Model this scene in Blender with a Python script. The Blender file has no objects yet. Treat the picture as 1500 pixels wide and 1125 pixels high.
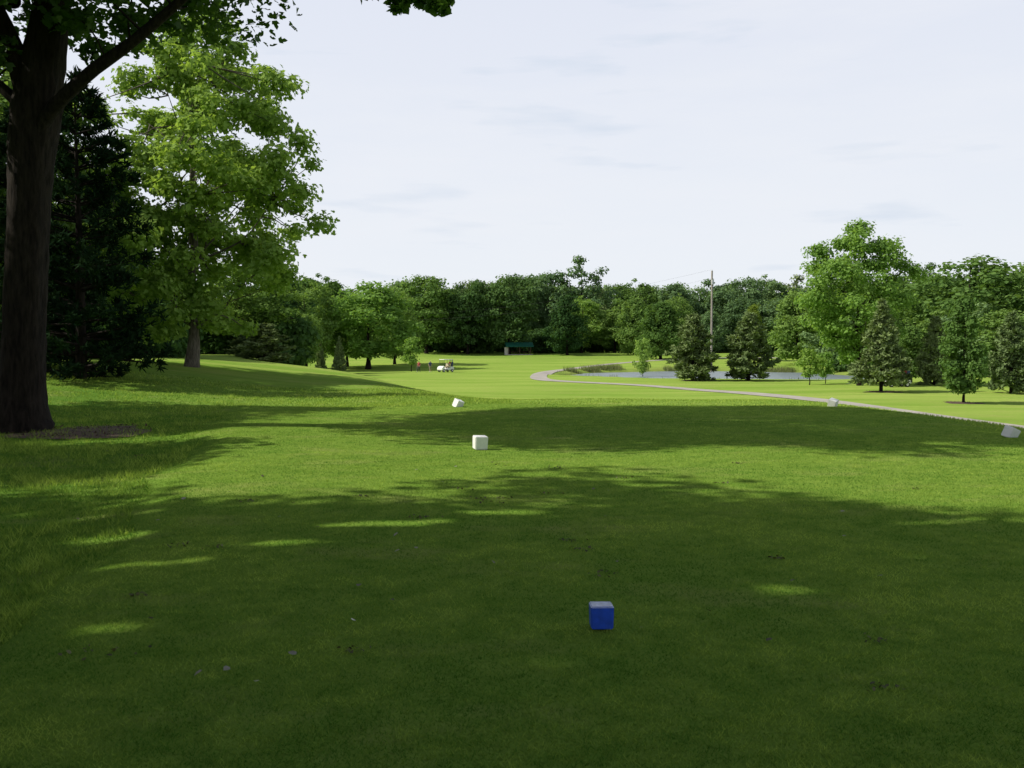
import bpy, bmesh, math, random
import numpy as np
from mathutils import Vector, Matrix

scene = bpy.context.scene
scene.view_settings.view_transform = 'Standard'
scene.view_settings.look = 'None'
scene.view_settings.exposure = 0
COL = scene.collection
SUN_EL = math.radians(41); SUN_AZ = math.radians(266)      # compass style, clockwise from +Y
to_sun = Vector((math.sin(SUN_AZ) * math.cos(SUN_EL), math.cos(SUN_AZ) * math.cos(SUN_EL), math.sin(SUN_EL)))

# ------------------------------------------------------------------ terrain
def ss(a, b, x):
    t = np.clip((x - a) / (b - a), 0, 1)
    return t * t * (3 - 2 * t)

def tee_mask(x, y):
    xl = -2.8 - 0.227 * (y - 6.3) + 0.13 * np.sin(y * 0.9) + 0.08 * np.sin(y * 2.3 + 1)
    yf = 27.5 + 0.35 * np.sin(x * 0.7 + 1) - 0.02 * (x - 1) ** 2
    return ss(-.7, .45, x - xl) * ss(.9, -.6, y - yf) * ss(1.1, -.5, x - 9.1 - .2 * np.sin(y * .6))

POND = (31., 152., 22., 26.); WATER_Z = -3.1
def pond_e(x, y):
    a = np.arctan2(y - POND[1], x - POND[0])
    return np.sqrt(((x - POND[0]) / POND[2]) ** 2 + ((y - POND[1]) / POND[3]) ** 2) * (1 + .06 * np.sin(3 * a + 1) + .04 * np.sin(7 * a))

def hgt(x, y):
    x = np.asarray(x, float); y = np.asarray(y, float)
    pe = pond_e(x, y)
    F = -2.6 + 2.2 * ss(165, 255, y) + 2.2 * ss(260, 520, y)
    F = F + ss(1.0, 2.2, pe) * (0.18 * np.sin(x * .07 + 1.3) * np.sin(y * .05) + .1 * np.sin(x * .15 - y * .11))
    F = F - (1.4 + .25 * ss(110, 128, y) * ss(150, 130, y)) * (1 - ss(.8, 1.15, pe))
    rise = 1.05 * ss(-6, -20, x) * ss(15, 42, y)
    P = -(.1 + .1 * ss(22, 28, y)) * (1 - tee_mask(x, y)) + rise
    P = P + .02 * np.sin(x * .8 + y * .3) + .015 * np.sin(y * 1.1 - x * .5)
    ye = 28.5 + 30 * ss(0, -12, x) + 60 * ss(-14, -35, x)
    w = (1 - ss(ye, ye + 42, y)) * (1 - ss(9.3, 22, x))
    return w * P + (1 - w) * F

def H(x, y): return float(hgt(x, y))

# ------------------------------------------------------------------ mesh builder
class MB:
    def __init__(s): s.v = []; s.f = []; s.t = []; s.n = 0
    def add(s, verts, faces, mat=0, tint=None, smooth=False):
        verts = np.asarray(verts, float).reshape(-1, 3); faces = np.asarray(faces, int)
        if tint is None: tint = np.full(len(verts), .5)
        s.v.append(verts); s.t.append(tint); s.f.append((faces + s.n, mat, smooth)); s.n += len(verts)
    def mesh(s, name, mats):
        me = bpy.data.meshes.new(name)
        V = np.concatenate(s.v).astype(np.float32); T = np.concatenate(s.t).astype(np.float32)
        loops = np.concatenate([f.ravel() for f, m, q in s.f]).astype(np.int32)
        tot = np.concatenate([np.full(len(f), f.shape[1]) for f, m, q in s.f]).astype(np.int32)
        mi = np.concatenate([np.full(len(f), m) for f, m, q in s.f]).astype(np.int32)
        sm = np.concatenate([np.full(len(f), q) for f, m, q in s.f]).astype(bool)
        st = np.concatenate([[0], np.cumsum(tot)[:-1]]).astype(np.int32)
        me.vertices.add(len(V)); me.vertices.foreach_set('co', V.ravel())
        me.loops.add(len(loops)); me.loops.foreach_set('vertex_index', loops)
        me.polygons.add(len(tot)); me.polygons.foreach_set('loop_start', st)
        me.polygons.foreach_set('loop_total', tot)
        me.polygons.foreach_set('material_index', mi); me.polygons.foreach_set('use_smooth', sm)
        a = me.attributes.new('tint', 'FLOAT', 'POINT'); a.data.foreach_set('value', T)
        me.update(calc_edges=True); me.validate()
        for m in mats: me.materials.append(m)
        return me

def put(name, me, loc=(0, 0, 0), rot=0, scale=(1, 1, 1), parent=None):
    o = bpy.data.objects.new(name, me); COL.objects.link(o)
    o.location = loc; o.rotation_euler = (0, 0, rot); o.scale = scale
    if parent: o.parent = parent
    return o

def norm(a): return a / (np.linalg.norm(a, axis=-1, keepdims=True) + 1e-9)

def tube(mb, pts, rads, sides=8, mat=0, wob=0.0, rng=None):
    pts = np.asarray(pts, float); n = len(pts)
    d = norm(np.gradient(pts, axis=0))
    ref = np.array([0.25, 1, .1]) if abs(d[:, 1]).mean() < .7 else np.array([1, .2, .1])
    u = norm(np.cross(d, ref)); w = np.cross(d, u)
    a = np.linspace(0, 2 * np.pi, sides, endpoint=False)
    r = np.asarray(rads, float)[:, None] * np.ones(sides)
    if wob and rng is not None:
        r = r * (1 + wob * np.sin(a * 5 + rng.random() * 6)[None] + wob * .7 * rng.standard_normal((n, sides)))
    V = pts[:, None] + r[..., None] * (np.cos(a)[None, :, None] * u[:, None] + np.sin(a)[None, :, None] * w[:, None])
    i = np.arange(n - 1)[:, None] * sides; j = np.arange(sides)[None]; k = (j + 1) % sides
    Fc = np.stack([i + j, i + k, i + sides + k, i + sides + j], -1).reshape(-1, 4)
    mb.add(V.reshape(-1, 3), Fc, mat, smooth=True)

def spline(P, n):
    P = np.asarray(P, float); m = len(P)
    t = np.linspace(0, m - 1, n); out = []
    Q = np.vstack([2 * P[0] - P[1], P, 2 * P[-1] - P[-2]])
    for tt in t:
        i = min(int(tt), m - 2); f = tt - i
        a, b, c, d = Q[i], Q[i + 1], Q[i + 2], Q[i + 3]
        out.append(.5 * ((2 * b) + (-a + c) * f + (2 * a - 5 * b + 4 * c - d) * f * f + (-a + 3 * b - 3 * c + d) * f ** 3))
    return np.array(out)

LEAF_KITE = np.array([(0, 0, 0), (.42, .45, .08), (0, 1, 0), (-.42, .45, .08)])
LEAF_OVAL = np.array([(0, 0, 0), (.36, .22, .06), (.34, .65, .06), (0, 1, -.05), (-.34, .65, .06), (-.36, .22, .06)])
LEAF_LOBE = np.array([(0, 0, 0), (.33, .02, .05), (.55, .42, .1), (.25, .42, 0), (.28, .72, .04), (0, 1.02, -.1), (-.28, .72, .04), (-.25, .42, 0), (-.55, .42, .1), (-.33, .02, .05)])
NEEDLE = np.array([(0, 0, 0), (.1, .35, 0), (0, 1, 0), (-.1, .35, 0)])

def add_leaves(mb, rng, C, N, size, tint, shape=LEAF_KITE, mat=1, T=None):
    n = len(C)
    if T is None: T = rng.standard_normal((n, 3))
    N = norm(N); T = norm(T - (T * N).sum(1, keepdims=True) * N); B = np.cross(N, T)
    s = (size * (0.65 + .7 * rng.random(n)))[:, None, None]
    k = len(shape)
    V = C[:, None] + s * (shape[None, :, 0, None] * B[:, None] + (shape[None, :, 1, None] - .3) * T[:, None] + shape[None, :, 2, None] * N[:, None])
    Fc = np.arange(n * k).reshape(n, k)
    mb.add(V.reshape(-1, 3), Fc, mat, np.repeat(tint, k))

def clump_leaves(mb, rng, C, R, per, size, shape, flat=.62, up=.6, cull=None):
    nC = len(C)
    cnt = np.maximum(3, (per * (R / R.mean()) ** 2 * (0.6 + .8 * rng.random(nC)))).astype(int)
    idx = np.repeat(np.arange(nC), cnt); n = len(idx)
    d = norm(rng.standard_normal((n, 3)))
    rad = rng.random(n) ** .45
    lump = 1 + .3 * np.sin(d[:, 0] * 5 + idx) * np.sin(d[:, 1] * 4 + idx * 2.1)
    off = d * (R[idx] * rad * lump)[:, None]; off[:, 2] *= flat
    P = C[idx] + off
    N = d * .8 + rng.standard_normal((n, 3)) * .5; N[:, 2] += up
    ct = rng.random(nC)
    tint = np.clip(.4 * ct[idx] + .4 * rng.random(n) + .2 * rad, 0, 1)
    if cull is not None:
        k = cull(P); P, N, tint = P[k], N[k], tint[k]
    add_leaves(mb, rng, P, N, size, tint, shape)

def profile(kind, t):
    if kind == 'round': return np.sqrt(np.clip(1 - (2 * t - .9) ** 2 / 1.22, 0, 1))
    if kind == 'broad': return np.clip((1 - t), 0, 1) ** .45 * np.clip(.55 + t * 2, 0, 1)
    if kind == 'oval': return np.sin(np.pi * np.clip(t * .93 + .06, 0, 1)) ** .6
    if kind == 'cone': return np.clip(1.02 - t, 0, 1) ** .75 * np.clip(.4 + t * 4, 0, 1)
    return np.sqrt(np.clip(1 - t * t, 0, 1))

def broadleaf(seed, Ht, R, bot, tr, nC, per, lsize, rc, kind='round', shape=LEAF_KITE, limbs=8, sides=8, twigs=False, lobes=.22, inner=.3, mats=None, lean=(0, 0), cull=None):
    rng = np.random.default_rng(seed); mb = MB()
    zt = np.linspace(0, Ht * .9, 12)
    tx = np.cumsum(rng.standard_normal(12)) * Ht * .006 + lean[0] * zt / Ht; ty = np.cumsum(rng.standard_normal(12)) * Ht * .006
    tp = np.stack([tx - tx[0], ty - ty[0], zt], 1)
    if bot > .3 or twigs:
        rr = tr * (1 - .9 * (zt / zt[-1]) ** .9) ; rr[0] *= 1.5; tp[0, 2] = -.3
        fine = spline(tp, 30); fr = np.interp(np.linspace(0, 11, 30), np.arange(12), rr)
        tube(mb, fine, fr, sides, 0, .05, rng)
    t = rng.random(nC * 3); a = rng.random(nC * 3) * 2 * np.pi
    ph = rng.random(4) * 6.28
    prof = profile(kind, t) * (1 + lobes * np.sin(2 * a + ph[0] + t * 4) + lobes * .8 * np.sin(5 * a + ph[1] - t * 9) + lobes * .6 * np.sin(t * 23 + ph[2] + a * 3))
    keep = rng.random(nC * 3) < np.clip(profile(kind, t), .1, 1)
    q = inner + (1 - inner) * rng.random(nC * 3) ** .5
    rad = np.clip(R * prof - rc * .6, R * .03, None) * q
    C = np.stack([np.cos(a) * rad, np.sin(a) * rad, bot + rc * .4 + t * (Ht - bot - rc * .8)], 1)[keep][:nC]
    C[:, :2] += np.stack([np.interp(C[:, 2], tp[:, 2], tp[:, 0]), np.interp(C[:, 2], tp[:, 2], tp[:, 1])], 1)
    Rr = rc * (.6 + .8 * rng.random(len(C)))
    clump_leaves(mb, rng, C, Rr, per, lsize, shape, cull=cull)
    order = np.argsort(-np.hypot(C[:, 0], C[:, 1])); sel = order[:: max(1, len(order) // max(limbs, 1))][:limbs]
    LP = []
    for i in sel:
        c = C[i]; dist = math.hypot(c[0], c[1])
        z0 = max(bot * .75, c[2] - dist * (.7 + .5 * rng.random())); z0 = min(z0, zt[-1] * .95)
        z0 = max(z0, .12 * Ht)
        b = np.array([np.interp(z0, tp[:, 2], tp[:, 0]), np.interp(z0, tp[:, 2], tp[:, 1]), z0])
        mid = b * .5 + c * .5 + np.array([rng.normal() * .05, rng.normal() * .05, -.04]) * Ht * .4
        P = spline([b, b * .75 + mid * .25 + (0, 0, .0), mid, c], 9)
        r0 = tr * .38 * (1 - .6 * z0 / Ht)
        tube(mb, P, np.linspace(r0, r0 * .15, 9), 6, 0, .03, rng); LP.append(P)
    if twigs and LP:
        A = np.concatenate(LP)
        for c in C:
            dd = np.linalg.norm(A - c, axis=1); j = dd.argmin()
            if dd[j] > .2:
                m = (A[j] + c) / 2 + rng.standard_normal(3) * .12
                tube(mb, spline([A[j], m, c], 5), np.linspace(.045, .012, 5) * tr / .3, 4, 0)
    return mb.mesh('tree_mesh', mats)

def conifer(seed, Ht, R, bot, tr, whorls, boughs, tufts, blades, bl, kind='pine', up=.25, mats=None, width=1.0):
    rng = np.random.default_rng(seed); mb = MB()
    z = np.linspace(-.2, Ht * .97, 14)
    tube(mb, np.stack([np.sin(z * .5) * .03 * Ht / 8, np.cos(z * .4) * .02, z], 1), tr * (1 - .93 * np.linspace(0, 1, 14)), 8, 0, .05, rng)
    Cs = []; Ds = []; Tt = []
    for i in range(whorls):
        t = i / (whorls - 1)
        zz = bot + (Ht * .97 - bot) * t
        if kind == 'pine': L0 = R * np.clip(1.03 - t, 0, 1) ** .62 * min(1, .72 + t * 1.6)
        else: L0 = R * np.clip(1.02 - t, 0, 1) ** .9
        for b in range(boughs):
            a = rng.random() * 6.283; L = L0 * (.72 + .42 * rng.random())
            el = up + .5 * t + rng.normal() * .1
            d = np.array([math.cos(a) * math.cos(el), math.sin(a) * math.cos(el), math.sin(el)])
            zs = zz + rng.normal() * .12 * Ht / whorls
            tip = np.array([0, 0, zs]) + d * L; tip[2] -= .06 * L
            P = spline([(0, 0, zs), np.array([0, 0, zs]) + d * L * .5 + (0, 0, -.04 * L), tip], 5)
            tube(mb, P, np.linspace(tr * .22 * (1 - .7 * t) + .01, .006, 5), 4, 0)
            nt = max(2, int(tufts * (L / R) + 1))
            s = .25 + .75 * rng.random(nt) ** .7
            side = np.array([-math.sin(a), math.cos(a), 0])
            lat = rng.normal(size=nt) * .26 * L * (1.15 - s)
            C = np.stack([np.interp(s, np.linspace(0, 1, 5), P[:, k]) for k in range(3)], 1) + side * lat[:, None]
            C[:, 2] += rng.normal(size=nt) * .05 * L + .02
            Cs.append(C); Ds.append(norm(d[None] + side * np.sign(lat)[:, None] * .5) + np.zeros((nt, 3))); Tt.append(np.full(nt, rng.random()))
    C = np.concatenate(Cs); D = np.concatenate(Ds); Tt = np.concatenate(Tt)
    C = np.repeat(C, blades, 0); D = np.repeat(D, blades, 0); Tt = np.repeat(Tt, blades)
    T = D * .55 + rng.standard_normal(C.shape) * .6; T[:, 2] += .25
    N = rng.standard_normal(C.shape); N[:, 2] += .8
    sh = NEEDLE * np.array([width * 1.6, 1, 1])
    add_leaves(mb, rng, C + T * bl * .3, N, bl, np.clip(.5 * Tt + .5 * rng.random(len(C)), 0, 1), sh, 1, T)
    return mb.mesh('conifer_mesh', mats)

# ------------------------------------------------------------------ materials
def newmat(name):
    m = bpy.data.materials.new(name); m.use_nodes = True; nt = m.node_tree; nt.nodes.clear()
    return m, nt, nt.nodes.new('ShaderNodeOutputMaterial')
def L(nt, a, b): nt.links.new(a, b)
def mixc(nt, f, a, b, blend='MIX'):
    n = nt.nodes.new('ShaderNodeMix'); n.data_type = 'RGBA'; n.blend_type = blend
    if hasattr(f, 'is_linked'): L(nt, f, n.inputs[0])
    else: n.inputs[0].default_value = f
    for s, v in ((n.inputs[6], a), (n.inputs[7], b)):
        if hasattr(v, 'is_linked'): L(nt, v, s)
        else: s.default_value = (*v, 1)
    return n.outputs[2]
def noise(nt, vec, scale, detail=3, rough=.5):
    n = nt.nodes.new('ShaderNodeTexNoise'); n.inputs['Scale'].default_value = scale
    n.inputs['Detail'].default_value = detail; n.inputs['Roughness'].default_value = rough
    if vec is not None: L(nt, vec, n.inputs['Vector'])
    return n.outputs['Fac']
def ramp(nt, f, a, b, va=0., vb=1.):
    n = nt.nodes.new('ShaderNodeMapRange'); L(nt, f, n.inputs[0])
    for i, v in enumerate((a, b, va, vb)): n.inputs[i + 1].default_value = v
    return n.outputs[0]
def pos(nt): return nt.nodes.new('ShaderNodeNewGeometry').outputs['Position']
def vmul(nt, v, k):
    n = nt.nodes.new('ShaderNodeVectorMath'); n.operation = 'MULTIPLY'; L(nt, v, n.inputs[0]); n.inputs[1].default_value = k
    return n.outputs[0]

def leaf_mat(name, dark, light, trans=.35, gloss=.04, tcol=(1.3, 1.3, .6), ovar=.3):
    m, nt, out = newmat(name)
    at = nt.nodes.new('ShaderNodeAttribute'); at.attribute_name = 'tint'
    c = mixc(nt, at.outputs['Fac'], dark, light)
    if ovar:
        oi = nt.nodes.new('ShaderNodeObjectInfo')
        hs = nt.nodes.new('ShaderNodeHueSaturation')
        L(nt, c, hs.inputs['Color'])
        L(nt, ramp(nt, oi.outputs['Random'], 0, 1, 1 - ovar, 1 + ovar), hs.inputs['Value'])
        L(nt, ramp(nt, oi.outputs['Random'], 0, 1, .51, .485), hs.inputs['Hue'])
        c = hs.outputs[0]
    d = nt.nodes.new('ShaderNodeBsdfDiffuse'); L(nt, c, d.inputs[0])
    t = nt.nodes.new('ShaderNodeBsdfTranslucent'); L(nt, mixc(nt, 1., c, tcol, 'MULTIPLY'), t.inputs[0])
    mx = nt.nodes.new('ShaderNodeMixShader'); mx.inputs[0].default_value = trans
    L(nt, d.outputs[0], mx.inputs[1]); L(nt, t.outputs[0], mx.inputs[2])
    if gloss:
        g = nt.nodes.new('ShaderNodeBsdfGlossy'); g.inputs['Roughness'].default_value = .45; g.inputs[0].default_value = (.8, .85, .8, 1)
        m2 = nt.nodes.new('ShaderNodeMixShader'); m2.inputs[0].default_value = gloss
        L(nt, mx.outputs[0], m2.inputs[1]); L(nt, g.outputs[0], m2.inputs[2]); mx = m2
    L(nt, mx.outputs[0], out.inputs[0])
    return m

def simple(name, col, rough=.6, var=.15, scale=8, metal=0, bump=0, spec=.5):
    m, nt, out = newmat(name)
    b = nt.nodes.new('ShaderNodeBsdfPrincipled')
    tc = nt.nodes.new('ShaderNodeTexCoord').outputs['Object']
    f = noise(nt, tc, scale, 4)
    lo = tuple(c * (1 - var * 1.5) for c in col); hi = tuple(min(1, c * (1 + var)) for c in col)
    L(nt, mixc(nt, ramp(nt, f, .3, .7), lo, hi), b.inputs['Base Color'])
    b.inputs['Roughness'].default_value = rough; b.inputs['Metallic'].default_value = metal
    b.inputs['Specular IOR Level'].default_value = spec
    if bump:
        bp = nt.nodes.new('ShaderNodeBump'); bp.inputs['Strength'].default_value = bump; bp.inputs['Distance'].default_value = .01
        L(nt, noise(nt, tc, scale * 6, 4), bp.inputs['Height']); L(nt, bp.outputs[0], b.inputs['Normal'])
    L(nt, b.outputs[0], out.inputs[0]); return m

def bark_mat(name, a, b):
    m, nt, out = newmat(name)
    p = nt.nodes.new('ShaderNodeBsdfPrincipled'); p.inputs['Roughness'].default_value = .95; p.inputs['Specular IOR Level'].default_value = .15
    tc = nt.nodes.new('ShaderNodeTexCoord').outputs['Object']
    v = vmul(nt, tc, (9, 9, 1.6))
    f = noise(nt, v, 1.6, 6, .65)
    L(nt, mixc(nt, ramp(nt, f, .35, .65), a, b), p.inputs['Base Color'])
    bp = nt.nodes.new('ShaderNodeBump'); bp.inputs['Strength'].default_value = .9; bp.inputs['Distance'].default_value = .05
    L(nt, f, bp.inputs['Height']); L(nt, bp.outputs[0], p.inputs['Normal']); L(nt, p.outputs[0], out.inputs[0])
    return m

BARK = bark_mat('bark_dark', (.008, .006, .005), (.03, .023, .018))
BARKL = bark_mat('bark_grey', (.06, .05, .04), (.19, .165, .135))
LDARK = leaf_mat('foliage_dark', (.04, .088, .032), (.095, .175, .054), .3, 0)
LFAR = leaf_mat('foliage_far_hazed', (.08, .145, .07), (.17, .27, .11), .3, 0)  # distance haze put into the leaf colour, paler and bluer
LMID = leaf_mat('foliage_mid', (.08, .155, .042), (.19, .305, .08), .35, 0)
LMAP = leaf_mat('foliage_maple', (.035, .085, .018), (.09, .17, .035), .4, .03, ovar=0)
LLITE = leaf_mat('foliage_light', (.12, .23, .05), (.28, .43, .11), .42, 0, ovar=.1)
LYEL = leaf_mat('foliage_yellow_green', (.17, .24, .04), (.32, .40, .08), .4, 0)
LPINE = leaf_mat('pine_needles', (.09, .135, .055), (.21, .285, .115), .15, 0, ovar=.15)
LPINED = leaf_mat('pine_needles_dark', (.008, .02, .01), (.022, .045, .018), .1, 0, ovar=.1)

# ground material
GM, nt, out = newmat('grass_ground')
at = nt.nodes.new('ShaderNodeAttribute'); at.attribute_name = 'zone'
sep = nt.nodes.new('ShaderNodeSeparateColor'); L(nt, at.outputs['Color'], sep.inputs[0])
P = pos(nt)
n1 = noise(nt, P, .35, 2); n2 = noise(nt, P, 3.2, 3, .6); n3 = noise(nt, P, 40, 2, .7); n4 = noise(nt, vmul(nt, P, (.05, .35, .2)), 1, 3, .6)
rough_c = mixc(nt, ramp(nt, n1, .3, .7), (.09, .20, .028), (.17, .28, .04))
tee_c = mixc(nt, ramp(nt, n2, .3, .7), (.145, .26, .034), (.22, .33, .055))
fair_c = mixc(nt, ramp(nt, n4, .35, .65), (.21, .34, .05), (.33, .43, .09))
c = mixc(nt, sep.outputs[0], rough_c, tee_c)
c = mixc(nt, sep.outputs[1], c, fair_c)
dry = ramp(nt, noise(nt, vmul(nt, P, (.6, 1, 1)), .9, 4, .65), .54, .75, 0, .6)
c = mixc(nt, dry, c, (.36, .36, .12))
c = mixc(nt, ramp(nt, n3, .3, .75, .0, .5), c, mixc(nt, .6, c, (.03, .06, .01)))
c = mixc(nt, sep.outputs[2], c, (.09, .08, .04))
b = nt.nodes.new('ShaderNodeBsdfDiffuse')
L(nt, c, b.inputs[0])
bp = nt.nodes.new('ShaderNodeBump'); bp.inputs['Strength'].default_value = .7; bp.inputs['Distance'].default_value = .03
L(nt, n3, bp.inputs['Height']); L(nt, bp.outputs[0], b.inputs['Normal']); L(nt, b.outputs[0], out.inputs[0])

GRASS = leaf_mat('grass_blades', (.06, .165, .02), (.40, .51, .10), .35, gloss=0, ovar=0, tcol=(1.15, 1.2, .7))
REED = leaf_mat('reeds', (.09, .14, .05), (.26, .27, .12), .25, gloss=0, ovar=0)

# ------------------------------------------------------------------ ground sheet
ang = np.concatenate([np.radians(np.arange(50, 130, .25)), np.radians(np.arange(130, 410, 2.5))])
rad = .3 * 1.022 ** np.arange(0, 432)
A, Rg = np.meshgrid(ang, rad)
X = (np.cos(A) * Rg).ravel(); Y = (np.sin(A) * Rg).ravel()
X = np.append(X, 0); Y = np.append(Y, 0)
Z = hgt(X, Y)
na, nr = len(ang), len(rad)
i = np.arange(nr - 1)[:, None] * na; j = np.arange(na)[None]; k = (j + 1) % na
quads = np.stack([i + j, i + na + j, i + na + k, i + k], -1).reshape(-1, 4)
mb = MB(); mb.add(np.stack([X, Y, Z], 1), quads, 0, smooth=True)
jj = np.arange(na); mb.f.append((np.stack([np.full(na, nr * na), jj, (jj + 1) % na], 1), 0, True))
me = mb.mesh('ground', [GM])
ca = me.color_attributes.new('zone', 'FLOAT_COLOR', 'POINT')
tm = tee_mask(X, Y) * (Y > -20)
fw = ss(30, 60, Y - 8 * np.sin(X * .06)) * ss(-60, -30, X) * (1 - tm)
fw = np.maximum(fw, .75 * ss(12, 22, X) * (1 - tm)); fw = fw * (1 - .5 * ss(200, 240, Y))
fw = np.maximum(fw, .6 * ss(27, 30, Y) * ss(-14, -6, X) * (1 - tm))
bank = ss(1.12, 1.0, pond_e(X, Y)) * .5
ca.data.foreach_set('color', np.stack([tm, fw, bank, np.ones_like(tm)], 1).astype(np.float32).ravel())
put('ground', me)

# ------------------------------------------------------------------ cart path, pond, mulch
def ribbon(name, P, width, mat, lift=.04, n=160, cross=6):
    S = spline(np.array([(x, y, 0) for x, y in P]), n)
    d = norm(np.gradient(S, axis=0)); s = np.stack([-d[:, 1], d[:, 0], 0 * d[:, 0]], 1)
    o = np.linspace(-.5, .5, cross) * width
    V = S[:, None] + s[:, None] * o[None, :, None]
    V[..., 2] = hgt(V[..., 0], V[..., 1]) + lift
    i = np.arange(n - 1)[:, None] * cross; j = np.arange(cross - 1)[None]
    Fc = np.stack([i + j + 1, i + j, i + cross + j, i + cross + j + 1], -1).reshape(-1, 4)
    mb = MB(); mb.add(V.reshape(-1, 3), Fc, 0, smooth=True); return put(name, mb.mesh(name, [mat]))
PATHM = simple('path_worn_asphalt', (.36, .33, .29), .95, .15, .7)
ribbon('cart_path', [(34, 20), (30, 38), (26.5, 50), (24, 65), (22, 80), (20, 92), (15, 104), (8, 112), (4.0, 121), (3.6, 135), (5.6, 155), (12, 177), (22, 197), (36, 209), (60, 216)], 2.2, PATHM)

WM, nt, out = newmat('pond_water')
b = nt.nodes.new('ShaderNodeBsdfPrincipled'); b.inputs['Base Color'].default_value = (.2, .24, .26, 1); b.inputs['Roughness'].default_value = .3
bp = nt.nodes.new('ShaderNodeBump'); bp.inputs['Strength'].default_value = 1; bp.inputs['Distance'].default_value = .25
L(nt, noise(nt, pos(nt), 1.5, 3), bp.inputs['Height']); L(nt, bp.outputs[0], b.inputs['Normal']); L(nt, b.outputs[0], out.inputs[0])
a = np.linspace(0, 2 * np.pi, 72, endpoint=False)
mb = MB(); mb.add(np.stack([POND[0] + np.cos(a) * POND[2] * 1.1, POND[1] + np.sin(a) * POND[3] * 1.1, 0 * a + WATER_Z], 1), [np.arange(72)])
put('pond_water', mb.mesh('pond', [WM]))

MULCH = simple('bark_mulch', (.11, .07, .045), 1, .4, 14, bump=.8)
def mulch(x, y, r, seed=0):
    rng = np.random.default_rng(seed)
    mb = MB(); rs = np.linspace(0.02, 1, 6); a = np.linspace(0, 2 * np.pi, 40, endpoint=False)
    edge = r * (1 + .12 * np.sin(3 * a + seed) + .06 * np.sin(7 * a))
    V = [(x + math.cos(q) * e * s, y + math.sin(q) * e * s) for s in rs for q, e in zip(a, edge)]
    V = np.array(V); z = hgt(V[:, 0], V[:, 1]) + .05 * np.repeat(1.02 - rs, 40) + .012
    i = np.arange(5)[:, None] * 40; j = np.arange(40)[None]; k = (j + 1) % 40
    mb.add(np.column_stack([V, z]), np.stack([i + j, i + 40 + j, i + 40 + k, i + k], -1).reshape(-1, 4))
    n = int(250 * r)
    q = rng.random(n) * 6.28; s = np.sqrt(rng.random(n)) * r * 1.05
    C = np.stack([x + np.cos(q) * s, y + np.sin(q) * s], 1); C = np.column_stack([C, hgt(C[:, 0], C[:, 1]) + .05])
    add_leaves(mb, rng, C, rng.standard_normal((n, 3)) + (0, 0, 1.5), .06, rng.random(n), LEAF_KITE * (.6, 1, 1), 0)
    put('mulch_bed', mb.mesh('mulch', [MULCH]))

# ------------------------------------------------------------------ grass blades
def blades(mb, rng, X, Y, hh, ww, lean, tint, lift=0):
    n = len(X); Z = hgt(X, Y) + lift - .003
    a = rng.random(n) * 6.283; l = lean * (.4 + .9 * rng.random(n)) * hh
    b = rng.random(n) * 6.283
    base = np.stack([X, Y, Z], 1)
    s = np.stack([np.cos(a), np.sin(a), 0 * a], 1) * (ww / 2)[:, None]
    tip = base + np.stack([np.cos(b) * l, np.sin(b) * l, hh], 1)
    V = np.stack([base - s, base + s, tip], 1)
    mb.add(V.reshape(-1, 3), np.arange(n * 3).reshape(n, 3), 0, np.repeat(tint, 3))

_g = np.random.default_rng(77).random((256, 256))
def vn(x, y):
    xi = np.floor(x).astype(int); yi = np.floor(y).astype(int); fx = x - xi; fy = y - yi
    fx = fx * fx * (3 - 2 * fx); fy = fy * fy * (3 - 2 * fy)
    g = lambda a, b: _g[a % 256, b % 256]
    return (g(xi, yi) * (1 - fx) + g(xi + 1, yi) * fx) * (1 - fy) + (g(xi, yi + 1) * (1 - fx) + g(xi + 1, yi + 1) * fx) * fy
def patch(x, y): return .35 * vn(x * .8, y * .8) + .3 * vn(x * 2.7 + 9, y * 2.7) + .35 * vn(x * 9, y * 9 + 5)
rng = np.random.default_rng(5)
mb = MB()
def samp(n, d0, d1, p, u0, u1):
    e = 1 - p; q = rng.random(n)
    D = (d0 ** e + q * (d1 ** e - d0 ** e)) ** (1 / e)
    return (u0 + (u1 - u0) * rng.random(n)) * D, D
x, y = samp(640000, 2.6, 30, .75, -.62, .62)
m = tee_mask(x, y) > rng.random(len(x)) * .8 + .1
x, y = x[m], y[m]; D = np.hypot(x, y); pt = patch(x, y)
blades(mb, rng, x, y, (.012 + .013 * rng.random(len(x))) * (.7 + .6 * pt), .0028 + .0004 * D, 1.3, np.clip((pt - .5) * 1.7 + .42 + .75 * (rng.random(len(x)) - .5), 0, 1))
x, y = samp(260000, 3, 40, .7, -.75, .1)
m = (tee_mask(x, y) < .5) & (x < 0); x, y = x[m], y[m]; D = np.hypot(x, y); pt = patch(x * 1.3, y * 1.3)
tuft = np.clip(.3 + (pt - .3) * 2.2, .2, 1.35)
blades(mb, rng, x, y, (.04 + .06 * rng.random(len(x))) * tuft, .004 + .0006 * D, .9, np.clip((pt - .5) * 1.5 + .42 + .6 * (rng.random(len(x)) - .5), 0, 1))
x, y = samp(70000, 14, 46, .6, -.3, .75)
m = (tee_mask(x, y) < .5) & (x > -6); x, y = x[m], y[m]; D = np.hypot(x, y)
blades(mb, rng, x, y, .03 + .04 * rng.random(len(x)), .005 + .0006 * D, .7, np.clip(.4 + .6 * rng.random(len(x)), 0, 1))
put('grass', mb.mesh('grass', [GRASS]))

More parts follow.
